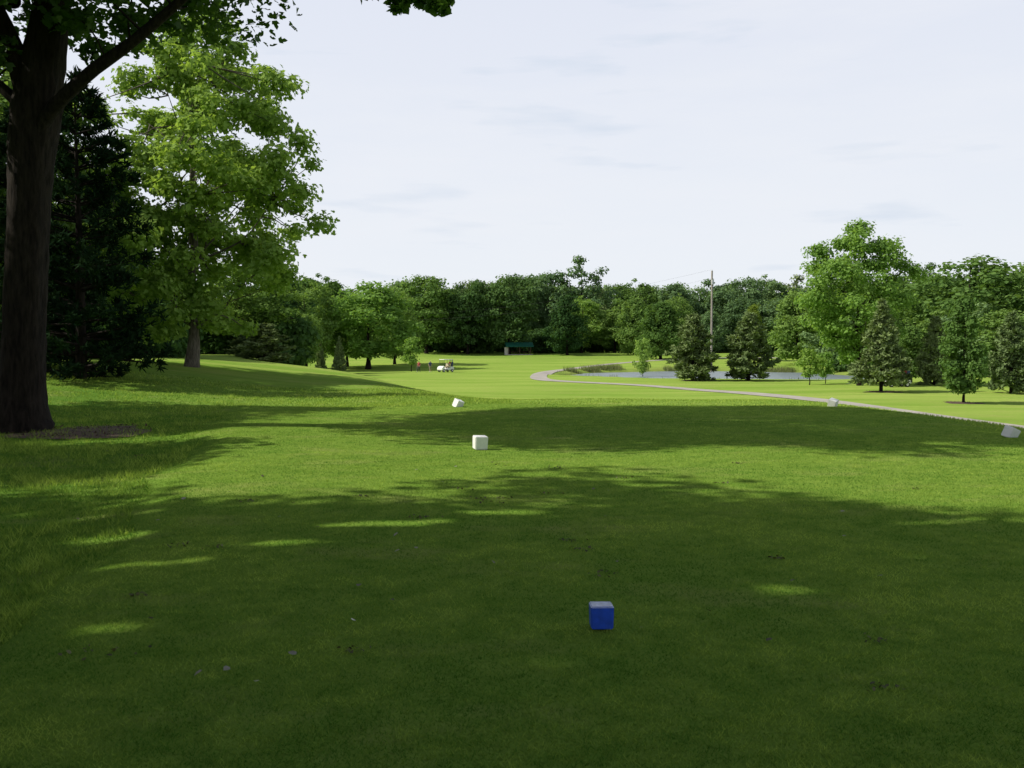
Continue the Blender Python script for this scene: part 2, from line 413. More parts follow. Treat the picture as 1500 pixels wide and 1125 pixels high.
# reeds round the pond
mb = MB(); n = 22000
a = rng.random(n) * 6.283; e = 1.0 + .09 * rng.random(n) + .02 * rng.standard_normal(n)
gap = (np.sin(a * 9) + np.sin(a * 23 + 1)) > -.2
near = (np.sin(a) < .35)
x = POND[0] + np.cos(a) * e * POND[2]; y = POND[1] + np.sin(a) * e * POND[3]
m = gap & ((~near) | (rng.random(n) < .04)); x, y, nr_ = x[m], y[m], near[m]
blades(mb, rng, x, y, (.4 + .7 * rng.random(len(x))) * np.where(nr_, .5, 1), .05 + .05 * rng.random(len(x)), .3, rng.random(len(x)))
put('pond_reeds', mb.mesh('reeds', [REED]))

# ------------------------------------------------------------------ near trees
def place(name, me, u, D, rot=0, scale=(1, 1, 1), parent=None):
    x = u / 1000 * D
    return put(name, me, (x, D, H(x, D) - .05), rot, scale, parent)

def big_maple():
    rng = np.random.default_rng(11); mb = MB(); bx, by = -9.6, 19.6
    z0 = H(bx, by)
    def rel(*p): return np.array([(q[0] - bx, q[1] - by, q[2] - z0) for q in p])
    def limb(P, r0, r1, n=24, sides=12):
        S = spline(rel(*P), n); tube(mb, S, np.linspace(r0, r1, n), sides, 0, .035, rng); return S
    S = spline(rel((bx, by, -.4), (-9.58, by, .5), (-9.5, by, 2.4), (-9.38, by, 4.4), (-9.2, by, 6.2), (-8.85, by + .05, 8.3), (-8.5, by + .3, 10.5), (-8.4, by + .2, 13), (-8.7, by, 16)), 70)
    r = np.interp(S[:, 2], [-.3, .15, .7, 2, 4.5, 6.2, 7.4, 9, 16], [.7, .54, .43, .39, .38, .46, .38, .28, .05])
    tube(mb, S, r, 28, 0, .045, rng)
    LP = [S[35:],
          limb([(-9.22, by, 5.6), (-9.45, by - .15, 7), (-10.0, by - .4, 8.5), (-10.6, by - .5, 10.3), (-11, by - .8, 13.5)], .26, .05),
          limb([(-9.32, by, 4.95), (-8.95, by - .25, 5.85), (-8.0, by - .5, 6.66), (-6.9, by - .7, 7.35), (-5.5, by - 1, 8.4), (-4.2, by - 1.4, 9.6)], .17, .05),
          limb([(-9.3, by, 6.0), (-9.9, by, 6.6), (-10.8, by + .4, 7.2), (-12.5, by + .6, 8.2)], .13, .04),
          limb([(-8.8, by + .1, 8.4), (-7.4, by + 1.5, 9.8), (-6, by + 3.5, 11)], .16, .04),
          limb([(-8.85, by, 8.2), (-7.6, by - 2, 9.2), (-6.6, by - 4.3, 10)], .15, .04),
          limb([(-8.6, by, 9.8), (-6.8, by - .3, 11.6), (-4.8, by, 13)], .14, .04),
          limb([(-9.6, by - .3, 8.2), (-10.8, by - 2.6, 9.4), (-11.8, by - 5, 10.4)], .14, .04),
          limb([(-9.6, by, 8.2), (-10.8, by + 2.2, 9.6), (-11.6, by + 4.6, 11)], .14, .04),
          limb([(-5.5, by - 1, 8.4), (-4.3, by - 2.2, 8.9), (-3.0, by - 3.6, 8.4), (-1.9, by - 4.4, 7.35)], .05, .012, 16, 6)]
    n = 280
    d = norm(rng.standard_normal((n * 2, 3))); q = .4 + .6 * rng.random(n * 2) ** .6
    C = np.array([-9.1 - bx, .3, 12.9 - z0]) + d * q[:, None] * np.array([6.6, 6.0, 5.2])
    C = C[(C[:, 2] > 8.4)][:n]
    low = rel((-6.6, 18.6, 8.35), (-5.7, 18.9, 8.55), (-7.5, 19, 8.25), (-4.6, 18.2, 8.6), (-5.0, 18.6, 8.25), (-8.1, 18.4, 8.0), (-9.9, 18.8, 7.9), (-9.7, 19.2, 7.2), (-7.0, 20.4, 8.1), (-6.2, 19.6, 8.2), (-4.2, 19, 8.5), (-8.9, 17.5, 7.7), (-7.2, 18, 7.9),
              (-8.4, 19.2, 7.7), (-7.9, 18.6, 7.55), (-10.6, 20, 7.4), (-10.8, 19, 6.6), (-9.8, 18.9, 6.9), (-8.0, 19.4, 7.2), (-7.2, 19.2, 7.6), (-2.3, 15.7, 7.05), (-2.0, 15.4, 6.95), (-1.8, 15.2, 6.85), (-1.5, 15.2, 6.80), (-1.25, 15.2, 6.72), (-1.7, 15.3, 6.7), (-1.0, 15.2, 6.8), (-1.35, 15.3, 6.9), (-1.1, 15.2, 6.62))
    R = np.concatenate([1.15 * (.7 + .6 * rng.random(len(C))), np.full(len(low), .42)])
    R[-9:] = .2
    Call = np.concatenate([C, low]); nC = len(Call)
    cnt = np.where(R > .5, 200, np.where(R > .3, 80, 36)).astype(int)
    idx = np.repeat(np.arange(nC), cnt); m = len(idx)
    dd = norm(rng.standard_normal((m, 3))); rr = rng.random(m) ** .45
    off = dd * (R[idx] * rr)[:, None]; off[:, 2] *= .55
    N = rng.standard_normal((m, 3)) * .6; N[:, 2] += .8
    add_leaves(mb, rng, Call[idx] + off, N, .16, np.clip(rng.random(m) * .6 + .4 * rng.random(nC)[idx], 0, 1), LEAF_LOBE)
    Aa = np.concatenate(LP)
    for c in Call:
        ds = np.linalg.norm(Aa - c, axis=1); j = ds.argmin()
        if ds[j] > .15:
            mid = (Aa[j] + c) / 2 + rng.standard_normal(3) * .15
            tube(mb, spline([Aa[j], mid, c], 6), np.linspace(.03, .008, 6), 4, 0)
    put('maple_tree', mb.mesh('maple', [BARK, LMAP]), (bx, by, z0))
big_maple()
mulch(-8.3, 19.4, 1.25, 3)

# shade trees beside / behind the tee. Crown gaps are added, cut along the sun direction,
# to drop chosen sun patches on the turf.
SUN_PATCHES = [(-1.1, 4.05, .42, .2), (1.8, 6.5, .36, .17), (-1.0, 8.9, .8, .22), (-1.9, 8.0, .7, .16), (-2.6, 7.3, .5, .14), (-.1, 9.6, .5, .2), (3.0, 7.6, .5, .1),
        (-2.3, 5.6, .25, .12), (.9, 7.5, .4, .09), (3.9, 9.0, .45, .12), (-3.6, 8.7, .5, .2), (.3, 5.0, .3, .09), (-.6, 4.6, .2, .08)]
sx_, sy_ = to_sun.x / to_sun.z, to_sun.y / to_sun.z
def openings(loc, seed):
    r = np.random.default_rng(seed)
    def f(P):
        gx = P[:, 0] + loc[0] - (P[:, 2] + loc[2]) * sx_; gy = P[:, 1] + loc[1] - (P[:, 2] + loc[2]) * sy_
        keep = np.ones(len(P), bool)
        wob = .55 * (vn(gx * 3.1 + 40, gy * 6 + 40) - .5) + .3 * (r.random(len(P)) - .5)
        for cx, cy, rx, ry in SUN_PATCHES:
            keep &= ((gx - cx) / rx) ** 2 + ((gy - cy - .12 * (gx - cx)) / ry) ** 2 > (1.15 + wob)
        return keep
    return f
def shade(seed, loc, Ht=18, R=7.6):
    me = broadleaf(seed, Ht, R, 6.0, .45, 215, 185, .27, 1.4, 'oval', limbs=10, lobes=.14, mats=[BARK, LMAP], cull=openings(loc, seed))
    put('maple_tree', me, loc); return me
sh1 = shade(21, (-13.5, 2.6, H(-13.5, 2.6)))
shade(23, (-8.6, 1.2, 0), 18.9)
shade(24, (-19, 3.0, 0), 23)
put('maple_tree', sh1, (-14.5, -12.5, 0), 2.1, (1, 1, 1.05))  # this and the next two: unseen trees added to block sky light
put('maple_tree', sh1, (1.5, -11, 0), 4.2, (1.2, 1.2, 1))
put('maple_tree', sh1, (15, -7, -1.5), 1.2)
sh2 = broadleaf(22, 10.5, 3.6, 2.6, .25, 100, 130, .24, 1.0, 'oval', limbs=10, mats=[BARK, LMAP])
put('maple_tree', sh2, (-16.4, 14.0, H(-16.4, 14)))
put('maple_tree', sh2, (-17.5, 25.0, H(-17.5, 25)), 1.5, (1, 1, 1.1))
put('maple_tree', sh1, (-26, 20.0, H(-26, 20)), .6, (1, .8, .9))

gum = broadleaf(33, 16.4, 6.0, 1.4, .27, 240, 190, .20, .9, 'oval', LEAF_LOBE, limbs=26, sides=12, twigs=True, lobes=.17, inner=.2, mats=[BARKL, LLITE])
place('sweetgum_tree', gum, -320, 47, 2.2)
t2 = broadleaf(35, 14, 5, 2.0, .25, 130, 160, .25, 1.05, 'oval', limbs=14, twigs=True, mats=[BARK, LMID])
place('oak_tree', t2, -500, 45, .5)
place('oak_tree', t2, -640, 40, 2.5, (1.1, 1.1, 1))
place('oak_tree', t2, -400, 66, 3.5, (1, 1, .72))
place('oak_tree', t2, -455, 72, 4.5, (1.2, 1.2, .8))
place('oak_tree', t2, -272, 80, 5.5, (.95, .95, .55))
place('oak_tree', t2, -560, 60, 1.5, (1.2, 1.2, 1.1))
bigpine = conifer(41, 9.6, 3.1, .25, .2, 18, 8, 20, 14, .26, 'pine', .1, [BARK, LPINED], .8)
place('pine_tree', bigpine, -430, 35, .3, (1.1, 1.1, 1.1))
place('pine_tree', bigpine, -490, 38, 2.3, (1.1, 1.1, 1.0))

pineA = conifer(51, 8, 2.8, .25, .16, 16, 8, 14, 10, .42, 'pine', .3, [BARK, LPINE], 1.3)
pineB = conifer(52, 8, 2.4, .8, .15, 16, 8, 13, 10, .40, 'fir', .3, [BARK, LPINE], 1.3)
pineC = conifer(53, 8, 2.9, .2, .15, 14, 8, 14, 10, .45, 'pine', .45, [BARK, LPINE], 1.3)
def topH(u, D, top): x = u / 1000 * D; return 1.6 + top / 1000 * D - H(x, D)
def con(me, u, D, top, w, rot, w0=5.4, name='pine_tree'):
    h = topH(u, D, top); return place(name, me, u, D, rot, (w / w0, w / w0, h / 8))
con(pineA, 180, 118, 29, 7.0, .2); con(pineC, 236, 118, 30, 7.1, 1.7)
con(pineB, 368, 86, 44, 5.2, .9, 4.6); con(pineA, 421, 98, 27, 4.2, 2.9)
con(pineC, 497, 84, 30, 4.8, 5.0); con(pineA, 525, 92, 36, 5, 1.0)
con(pineA, -246, 66, 21, 4.2, 1.2, name='pine_shrub'); con(pineC, -262, 70, 16, 3.5, 4.2, name='pine_shrub')
con(pineB, -172, 150, 8, 2.4, .4, 4.6); con(pineB, -191, 140, 6, 1.7, 2.4, 4.6)
for (u, D, r) in ((450, 72, 1.3), (370, 86, 1.5), (180, 118, 1.2)): mulch(u / 1000 * D, D, r, int(D))
sm = broadleaf(64, 8, 2.3, .9, .1, 80, 90, .24, .65, 'broad', limbs=12, twigs=True, lobes=.12, mats=[BARK, LMID])
place('ornamental_tree', sm, 450, 72, 1, (.9, .9, topH(450, 72, 51) / 8))
place('ornamental_tree', sm, 398, 108, 3, (1.0, 1.0, topH(398, 108, 20) / 8))

rt = broadleaf(61, 17, 6.0, 2.2, .26, 200, 140, .30, 1.15, 'oval', limbs=18, twigs=True, lobes=.2, mats=[BARK, LLITE])
h = topH(350, 100, 122); place('maple_tree', rt, 347, 100, .4, (1, 1, h / 17))
sap = broadleaf(63, 5, 1.5, .9, .06, 34, 60, .22, .5, 'oval', limbs=8, twigs=True, mats=[BARK, LLITE])
for (u, D, top, w, r) in ((296, 105, 2, 3, .1), (312, 108, -2, 2.4, 1), (130, 150, 13, 3.1, 2), (-100, 160, 13, 3.8, 3), (418, 110, 10, 3, 4), (-210, 120, 10, 2.6, 2)):
    place('young_tree', sap, u, D, r, (w / 3, w / 3, topH(u, D, top) / 5))

# ------------------------------------------------------------------ distant trees
V = [broadleaf(71, 20, 7.5, 1.6, .35, 140, 95, .55, 1.8, 'round', limbs=6, lobes=.09, inner=.45, mats=[BARK, LDARK]),
     broadleaf(72, 20, 7.5, 1.0, .35, 130, 80, .6, 1.8, 'broad', limbs=6, lobes=.2, mats=[BARK, LDARK]),
     broadleaf(73, 20, 7.0, 2, .35, 110, 75, .58, 1.7, 'oval', limbs=9, lobes=.3, mats=[BARK, LDARK]),
     broadleaf(74, 20, 8.0, 3.0, .4, 120, 90, .58, 1.9, 'round', limbs=8, lobes=.16, mats=[BARK, LDARK]),
     broadleaf(75, 20, 7.2, 1.4, .35, 190, 65, .5, 1.3, 'oval', limbs=10, lobes=.16, mats=[BARK, LDARK])]
shrub = broadleaf(76, 5, 4.5, .0, .1, 70, 75, .5, 1.2, 'dome', limbs=0, mats=[BARK, LDARK])
def dt(v, u, D, top, w, mat=None, name='oak_tree', parent=None, rot=None):
    h = topH(u, D, top); o = place(name, V[v], u, D, rot if rot is not None else (u * 7 + D) % 6.28, (w / 15, w / 15, h / 20), parent)
    if mat:
        o.material_slots[1].link = 'OBJECT'; o.material_slots[1].material = mat
    return o
dt(3, -143, 172, 63, 16, LLITE, 'broadleaf_tree', rot=.4); dt(0, -164, 182, 56, 11, LMID, 'broadleaf_tree')
dt(4, -117, 190, 60, 11, LMID, 'broadleaf_tree')
dt(0, -85, 240, 75, 18, LMID, 'broadleaf_tree')
dt(0, -44, 240, 69, 13, LDARK, 'broadleaf_tree', rot=1); dt(0, -3, 241, 76, 15, LDARK, 'broadleaf_tree', rot=2)
dt(1, 55, 232, 55, 11, LDARK, 'broadleaf_tree'); dt(2, 68, 262, 88, 18, LFAR, 'broadleaf_tree', rot=3.1)
dt(1, 148, 210, 48, 12, LMID, 'broadleaf_tree'); dt(1, 122, 235, 52, 11, LMID, 'broadleaf_tree')
dt(1, 240, 205, 45, 6, LYEL, 'broadleaf_tree'); dt(3, 455, 150, 88, 20, LMID, 'broadleaf_tree', rot=.8)
dt(0, 515, 165, 90, 18, LMID, 'broadleaf_tree'); dt(2, 400, 175, 72, 14, LMID, 'broadleaf_tree')
dt(1, 285, 190, 60, 13, LMID, 'broadleaf_tree'); dt(0, 575, 150, 85, 17, LDARK, 'broadleaf_tree')

wood = bpy.data.objects.new('distant_woodland', None); COL.objects.link(wood)
rng = random.Random(4)
u = -420
while u < 700:
    D = rng.uniform(262, 300); w = rng.uniform(13, 20)
    top = 64 + 7 * math.sin(u * .021) + 4 * math.sin(u * .07) + rng.uniform(-13, 10) + (8 if u > 90 else 0)
    if -190 < u < -20: top -= 8
    if u < -200: top -= 2
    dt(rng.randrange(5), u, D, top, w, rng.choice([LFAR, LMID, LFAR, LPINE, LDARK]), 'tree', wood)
    u += rng.uniform(24, 40)
u = -420
while u < 700:
    D = rng.uniform(244, 258)
    if not (-25 < u < 35):
        dt(rng.randrange(5), u, D, rng.uniform(30, 56), rng.uniform(10, 15), rng.choice([LFAR, LMID, LMID, LLITE]), 'tree', wood)
    u += rng.uniform(26, 44)
u = -400
while u < 700:
    D = rng.uniform(305, 340)
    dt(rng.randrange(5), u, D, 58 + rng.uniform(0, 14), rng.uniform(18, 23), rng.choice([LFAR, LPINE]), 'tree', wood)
    u += 36
u = -420
while u < 700:
    D = rng.uniform(250, 262)
    place('undergrowth', shrub, u, D, rng.random() * 6, (rng.uniform(1, 1.5), rng.uniform(.8, 1.1), rng.uniform(1.0, 1.7)), wood)
    u += 17
for (u, D, top, w) in ((330, 165, 45, 12), (372, 150, 40, 10), (425, 140, 35, 11), (470, 135, 42, 11), (505, 130, 40, 11), (545, 125, 50, 12), (590, 120, 60, 14), (640, 115, 70, 15)):
    dt(rng.randrange(5), u, D, top, w, rng.choice([LFAR, LMID]), 'tree', wood)
    place('undergrowth', shrub, u + 12, D - 3, rng.random() * 6, (1.1, .8, .8), wood)
for (u, D, top, w) in ((-232, 150, 88, 12), (-250, 125, 62, 11), (-205, 165, 70, 12), (-300, 110, 60, 11), (-345, 105, 75, 12), (-395, 100, 80, 13), (-440, 100, 95, 14), (-500, 95, 110, 14), (-560, 90, 120, 15), (-215, 135, 40, 8), (-190, 175, 50, 10)):
    dt(rng.randrange(5), u, D, top, w, rng.choice([LDARK, LMID]), 'tree', wood)
for uu in range(-560, -215, 22):
    place('undergrowth', shrub, uu, 84 + rng.uniform(-4, 8), rng.random() * 6, (.8, .7, rng.uniform(.6, 1.0)), wood)
for uu in range(-560, -335, 26):
    place('undergrowth', shrub, uu, 54 + rng.uniform(-3, 5), rng.random() * 6, (.55, .5, rng.uniform(.5, .8)), wood)

# ------------------------------------------------------------------ solid helpers
def finish_bm(bm, name, mat, parent, loc=(0, 0, 0), rot=(0, 0, 0), smooth=False):
    me = bpy.data.meshes.new(name); bm.to_mesh(me); bm.free(); me.materials.append(mat)
    if smooth:
        for p in me.polygons: p.use_smooth = True
    o = bpy.data.objects.new(name, me); COL.objects.link(o); o.location = loc; o.rotation_euler = rot
    if parent: o.parent = parent
    return o
def box(name, size, loc, mat, parent=None, bev=.01, rot=(0, 0, 0), seg=2):
    bm = bmesh.new(); bmesh.ops.create_cube(bm, size=1); bmesh.ops.scale(bm, vec=size, verts=bm.verts)
    if bev: bmesh.ops.bevel(bm, geom=bm.edges[:], offset=bev, segments=seg, affect='EDGES')
    return finish_bm(bm, name, mat, parent, loc, rot)
def cyl(name, r, h, loc, mat, parent=None, rot=(0, 0, 0), r2=None, seg=20):
    bm = bmesh.new(); bmesh.ops.create_cone(bm, cap_ends=True, segments=seg, radius1=r, radius2=r if r2 is None else r2, depth=h)
    return finish_bm(bm, name, mat, parent, loc, rot)
def extr(name, prof, width, mat, parent=None, loc=(0, 0, 0), bev=.02):
    bm = bmesh.new(); vs = [bm.verts.new((x, -width / 2, z)) for x, z in prof]; f = bm.faces.new(vs)
    r = bmesh.ops.extrude_face_region(bm, geom=[f]); bmesh.ops.translate(bm, vec=(0, width, 0), verts=[v for v in r['geom'] if isinstance(v, bmesh.types.BMVert)])
    bmesh.ops.recalc_face_normals(bm, faces=bm.faces)
    if bev: bmesh.ops.bevel(bm, geom=bm.edges[:], offset=bev, segments=2, affect='EDGES')
    return finish_bm(bm, name, mat, parent, loc)
def empty(name, loc, rot=0):
    e = bpy.data.objects.new(name, None); COL.objects.link(e); e.location = loc; e.rotation_euler = (0, 0, rot); return e

# ------------------------------------------------------------------ tee markers
BLUE = simple('blue_paint', (.012, .08, .62), .4, .15, 20)
SKY_SHEEN = simple('blue_paint_sky_sheen', (.55, .6, .75), .5, .2, 30)  # sky reflection on the marker top, painted in as a pale colour
WHITE = simple('white_paint', (.8, .8, .78), .5, .05, 18)
STEEL = simple('steel', (.4, .4, .4), .35, .05, 10, 1)
def marker(x, y, s, mat, rz, tilt=(0, 0), sink=.0, topmat=None):
    e = empty('tee_marker', (x, y, H(x, y) + .006 - sink), 0)
    e.rotation_euler = (tilt[0], tilt[1], rz)
    bm = bmesh.new(); bmesh.ops.create_cube(bm, size=1)
    bmesh.ops.scale(bm, vec=(s, s, s * 1.0), verts=bm.verts)
    for v in bm.verts:
        if v.co.z < 0: v.co.x *= .95; v.co.y *= .95
    bmesh.ops.bevel(bm, geom=bm.edges[:], offset=s * .05, segments=3, affect='EDGES')
    top = max(bm.faces, key=lambda f: f.calc_center_median().z)
    bmesh.ops.inset_region(bm, faces=[top], thickness=s * .03, depth=-s * .015)
    bm.normal_update()
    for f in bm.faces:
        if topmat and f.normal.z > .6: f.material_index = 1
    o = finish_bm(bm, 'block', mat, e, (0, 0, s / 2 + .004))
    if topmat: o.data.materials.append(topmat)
    cyl('spike', s * .06, s * .5, (0, 0, -s * .2), STEEL, e, (math.pi, 0, 0), s * .01, 10)
marker(.50, 5.57, .128, BLUE, .03, topmat=SKY_SHEEN)
marker(-.50, 15.6, .205, WHITE, .28, (.05, .03))
marker(-1.44, 26.0, .21, WHITE, .75, (.35, .25), .03)
marker(8.3, 26.0, .21, WHITE, .9, (.3, -.2), .03)
marker(8.62, 17.4, .2, WHITE, .5, (.25, .35), .03)

# ------------------------------------------------------------------ golf carts
BLACK = simple('black_vinyl', (.03, .03, .032), .6); TAN = simple('tan_seat', (.45, .38, .27), .6)
CREAM = simple('cart_white', (.78, .78, .75), .35, .04); RUB = simple('rubber', (.02, .02, .02), .85)
RED = simple('red_bag', (.4, .03, .03), .6); NAVY = simple('navy_bag', (.03, .05, .16), .6)
GL, nt, out = newmat('clear_plastic')
b = nt.nodes.new('ShaderNodeBsdfPrincipled'); b.inputs['Transmission Weight'].default_value = 1; b.inputs['Roughness'].default_value = .05; b.inputs['IOR'].default_value = 1.1; L(nt, b.outputs[0], out.inputs[0])
def golf_cart(x, y, rot):
    e = empty('golf_cart', (x, y, H(x, y) + .02), rot)
    extr('body', [(1.2, .3), (1.23, .56), (1.05, .8), (.74, .92), (.66, .42), (.08, .36), (.02, .62), (-.5, .66), (-.56, .82), (-1.1, .78), (-1.2, .34)], 1.16, CREAM, e)
    box('floor', (.62, 1.1, .03), (.36, 0, .43), BLACK, e, .005)
    box('seat', (.5, 1.08, .14), (-.2, 0, .75), TAN, e, .04); box('backrest', (.12, 1.08, .42), (-.5, 0, 1.06), TAN, e, .04, (0, -.18, 0))
    box('roof', (1.75, 1.18, .09), (-.05, 0, 1.86), CREAM, e, .03)
    for s in (-1, 1):
        cyl('post_front', .02, 1.02, (.76, s * .53, 1.34), BLACK, e, (0, -.12, 0), seg=10); cyl('post_rear', .02, 1.08, (-.78, s * .53, 1.3), BLACK, e, (0, .06, 0), seg=10)
        for wx in (.82, -.8):
            cyl('wheel', .23, .18, (wx, s * .5, .23), RUB, e, (math.pi / 2, 0, 0)); cyl('hub', .12, .19, (wx, s * .502, .23), CREAM, e, (math.pi / 2, 0, 0))
    box('windshield', (.012, 1.0, .8), (.74, 0, 1.38), GL, e, 0, (0, -.12, 0))
    cyl('steering_column', .02, .5, (.52, .27, .95), BLACK, e, (0, -.6, 0), seg=8)
    bpy.ops.mesh.primitive_torus_add(major_radius=.17, minor_radius=.015, major_segments=24, minor_segments=6); t = bpy.context.object
    t.name = 'steering_wheel'; t.parent = e; t.location = (.36, .27, 1.16); t.rotation_euler = (0, -.6, 0); t.data.materials.append(BLACK)
    for s, m in ((-.27, RED), (.27, NAVY)):
        cyl('golf_bag', .14, .8, (-1.02, s, 1.1), m, e, (0, -.15, 0), .16)
        for k in range(5):
            cyl('club', .012, .3, (-1.1 + .05 * math.cos(k * 1.3), s + .06 * math.sin(k * 1.3), 1.6), STEEL, e, (0, -.15, 0), seg=6)
            box('club_head', (.06, .04, .07), (-1.12 + .05 * math.cos(k * 1.3), s + .06 * math.sin(k * 1.3), 1.77), BLACK, e, .01)
golf_cart(-9.9, 150, math.radians(225)); golf_cart(36.4, 95, math.radians(190))

# ------------------------------------------------------------------ golfers
SKIN = simple('skin', (.45, .27, .19), .6, .05); HAIR = simple('hair', (.05, .03, .02), .8)
SHOE = simple('shoe', (.6, .6, .58), .6); EYE = simple('eye', (.02, .02, .02), .3)
def golfer(x, y, rot, shirt, pants, stride=.0, arm=.15, cap=None):
    P = {}; E = []; bmv = []; R = []
    def v(n, co, r): P[n] = len(bmv); bmv.append(co); R.append(r)
    def e(a, b): E.append((P[a], P[b]))
    v('pel', (0, 0, .95), .145); v('sp', (0, 0, 1.13), .13); v('ch', (0, 0, 1.33), .155); v('nk', (0, .0, 1.49), .06)
    v('hd', (0, .015, 1.6), .088); v('ht', (0, .0, 1.69), .082)
    for a, b in (('pel', 'sp'), ('sp', 'ch'), ('ch', 'nk'), ('nk', 'hd'), ('hd', 'ht')): e(a, b)
    for s, q in ((-1, 'l'), (1, 'r')):
        st = stride * s
        v(q + 'sh', (s * .18, 0, 1.41), .068); v(q + 'el', (s * .25, -.03 + st * .4, 1.13), .046); v(q + 'wr', (s * .24, arm - st * .3, .92), .031); v(q + 'pm', (s * .235, arm + .03 - st * .3, .86), .034)
        v(q + 'hp', (s * .09, 0, .88), .1); v(q + 'kn', (s * .1, .04 + st * .6, .5), .064); v(q + 'an', (s * .11, st, .09), .043); v(q + 'to', (s * .13, st + .17, .04), .038)
        for a, b in (('ch', q + 'sh'), (q + 'sh', q + 'el'), (q + 'el', q + 'wr'), (q + 'wr', q + 'pm'), ('pel', q + 'hp'), (q + 'hp', q + 'kn'), (q + 'kn', q + 'an'), (q + 'an', q + 'to')): e(a, b)
        px, py, pz = bmv[P[q + 'pm']]
        for k, ln in enumerate((.07, .08, .075, .06)):
            o = (k - 1.5) * .019
            v(q + 'f%d' % k, (px, py + o + .01, pz - .045), .009); v(q + 'g%d' % k, (px - s * .02, py + o + .015, pz - .045 - ln * .6), .007)
            e(q + 'pm', q + 'f%d' % k); e(q + 'f%d' % k, q + 'g%d' % k)
        v(q + 't1', (px - s * .02, py + .045, pz - .01), .011); v(q + 't2', (px - s * .03, py + .06, pz - .045), .008); e(q + 'pm', q + 't1'); e(q + 't1', q + 't2')
    me = bpy.data.meshes.new('tmp'); me.from_pydata(bmv, E, [])
    o = bpy.data.objects.new('tmp', me); COL.objects.link(o)
    sk = o.modifiers.new('s', 'SKIN'); sb = o.modifiers.new('u', 'SUBSURF'); sb.levels = 1; sb.render_levels = 1
    for i, r in enumerate(R): me.skin_vertices[0].data[i].radius = (r, r * (.75 if i in (0, 1, 2) else 1))
    me.skin_vertices[0].data[0].use_root = True
    dg = bpy.context.evaluated_depsgraph_get(); m2 = bpy.data.meshes.new_from_object(o.evaluated_get(dg)); bpy.data.objects.remove(o)
    m2.materials.clear()
    for m in (shirt, pants, SKIN, HAIR if cap is None else cap, SHOE): m2.materials.append(m)
    for p in m2.polygons:
        c = p.center; p.use_smooth = True
        if c.z > 1.655 or (c.z > 1.56 and c.y < -.02): i = 3
        elif c.z > 1.485: i = 2
        elif c.z < .095: i = 4
        elif abs(c.x) > .185 and c.z < 1.2: i = 2
        elif c.z > .97: i = 0
        elif c.z < .5: i = 2 if stride == 0 else 1
        else: i = 1
        p.material_index = i
    g = empty('golfer', (x, y, H(x, y)), rot)
    b = bpy.data.objects.new('body', m2); COL.objects.link(b); b.parent = g
    for s in (-1, 1):
        cyl('eye', .011, .01, (s * .033, .1, 1.615), EYE, g, (math.pi / 2, 0, 0), seg=10); box('ear', (.015, .03, .055), (s * .09, .0, 1.6), SKIN, g, .006)
    box('nose', (.022, .03, .045), (0, .108, 1.59), SKIN, g, .008); box('mouth', (.045, .006, .009), (0, .1, 1.555), RED, g, .002)
    if cap: cyl('cap_brim', .09, .012, (0, .09, 1.665), cap, g)
    cyl('golf_club', .008, .95, (.25, arm + .12, .45), STEEL, g, (.25, 0, 0), seg=8)
golfer(-14.1, 152, 2.6, simple('red_shirt', (.35, .06, .05), .8), simple('dark_trousers', (.05, .05, .06), .8), .18)
golfer(-12.3, 151, 3.6, simple('blue_shirt', (.05, .07, .16), .8), simple('khaki_shorts', (.3, .25, .17), .8), 0, .15, WHITE)

# ------------------------------------------------------------------ picnic shelter
ROOFG = simple('green_metal_roof', (.012, .10, .065), .7, .1, 2, spec=.2); WOOD = simple('brown_wood', (.1, .06, .035), .8, .2, 5); STONE = simple('pale_wall', (.5, .46, .4), .8)
sx, sy = 1.6, 238; e = empty('park_pavilion', (sx, sy, H(sx, sy)), .12); e.scale = (.84, .84, .8)
box('slab', (7.4, 5, .2), (0, 0, .05), STONE, e, .02)
for a in (-3.1, 0, 3.1):
    for b_ in (-2, 2): box('post', (.2, .2, 2.2), (a, b_, 1.25), WOOD, e, .02)
extr('roof', [(-2.7, 2.35), (0, 3.6), (2.7, 2.35), (2.7, 2.47), (0, 3.74), (-2.7, 2.47)], 7.8, ROOFG, e, bev=0).rotation_euler = (0, 0, math.pi / 2)
extr('gable_wall', [(-2.0, .15), (-.7, .15), (-.7, 1.7), (0, 2.1), (.7, 1.7), (.7, .15), (2.0, .15), (2.0, 2.3), (0, 3.3), (-2, 2.3)], .2, STONE, e, (-3.35, 0, 0), 0).rotation_euler = (0, 0, math.pi / 2)
box('chimney', (.7, .9, 2.3), (-3.85, -1.6, 1.1), STONE, e, .03)
for k in (-1.5, 1.5):
    box('table_top', (1.6, .7, .06), (k, 0, .9), WOOD, e, .01); box('table_leg', (.1, .6, .8), (k, 0, .5), WOOD, e, .01)
    for b_ in (-.6, .6): box('bench', (1.6, .25, .05), (k, b_, .55), WOOD, e, .01)

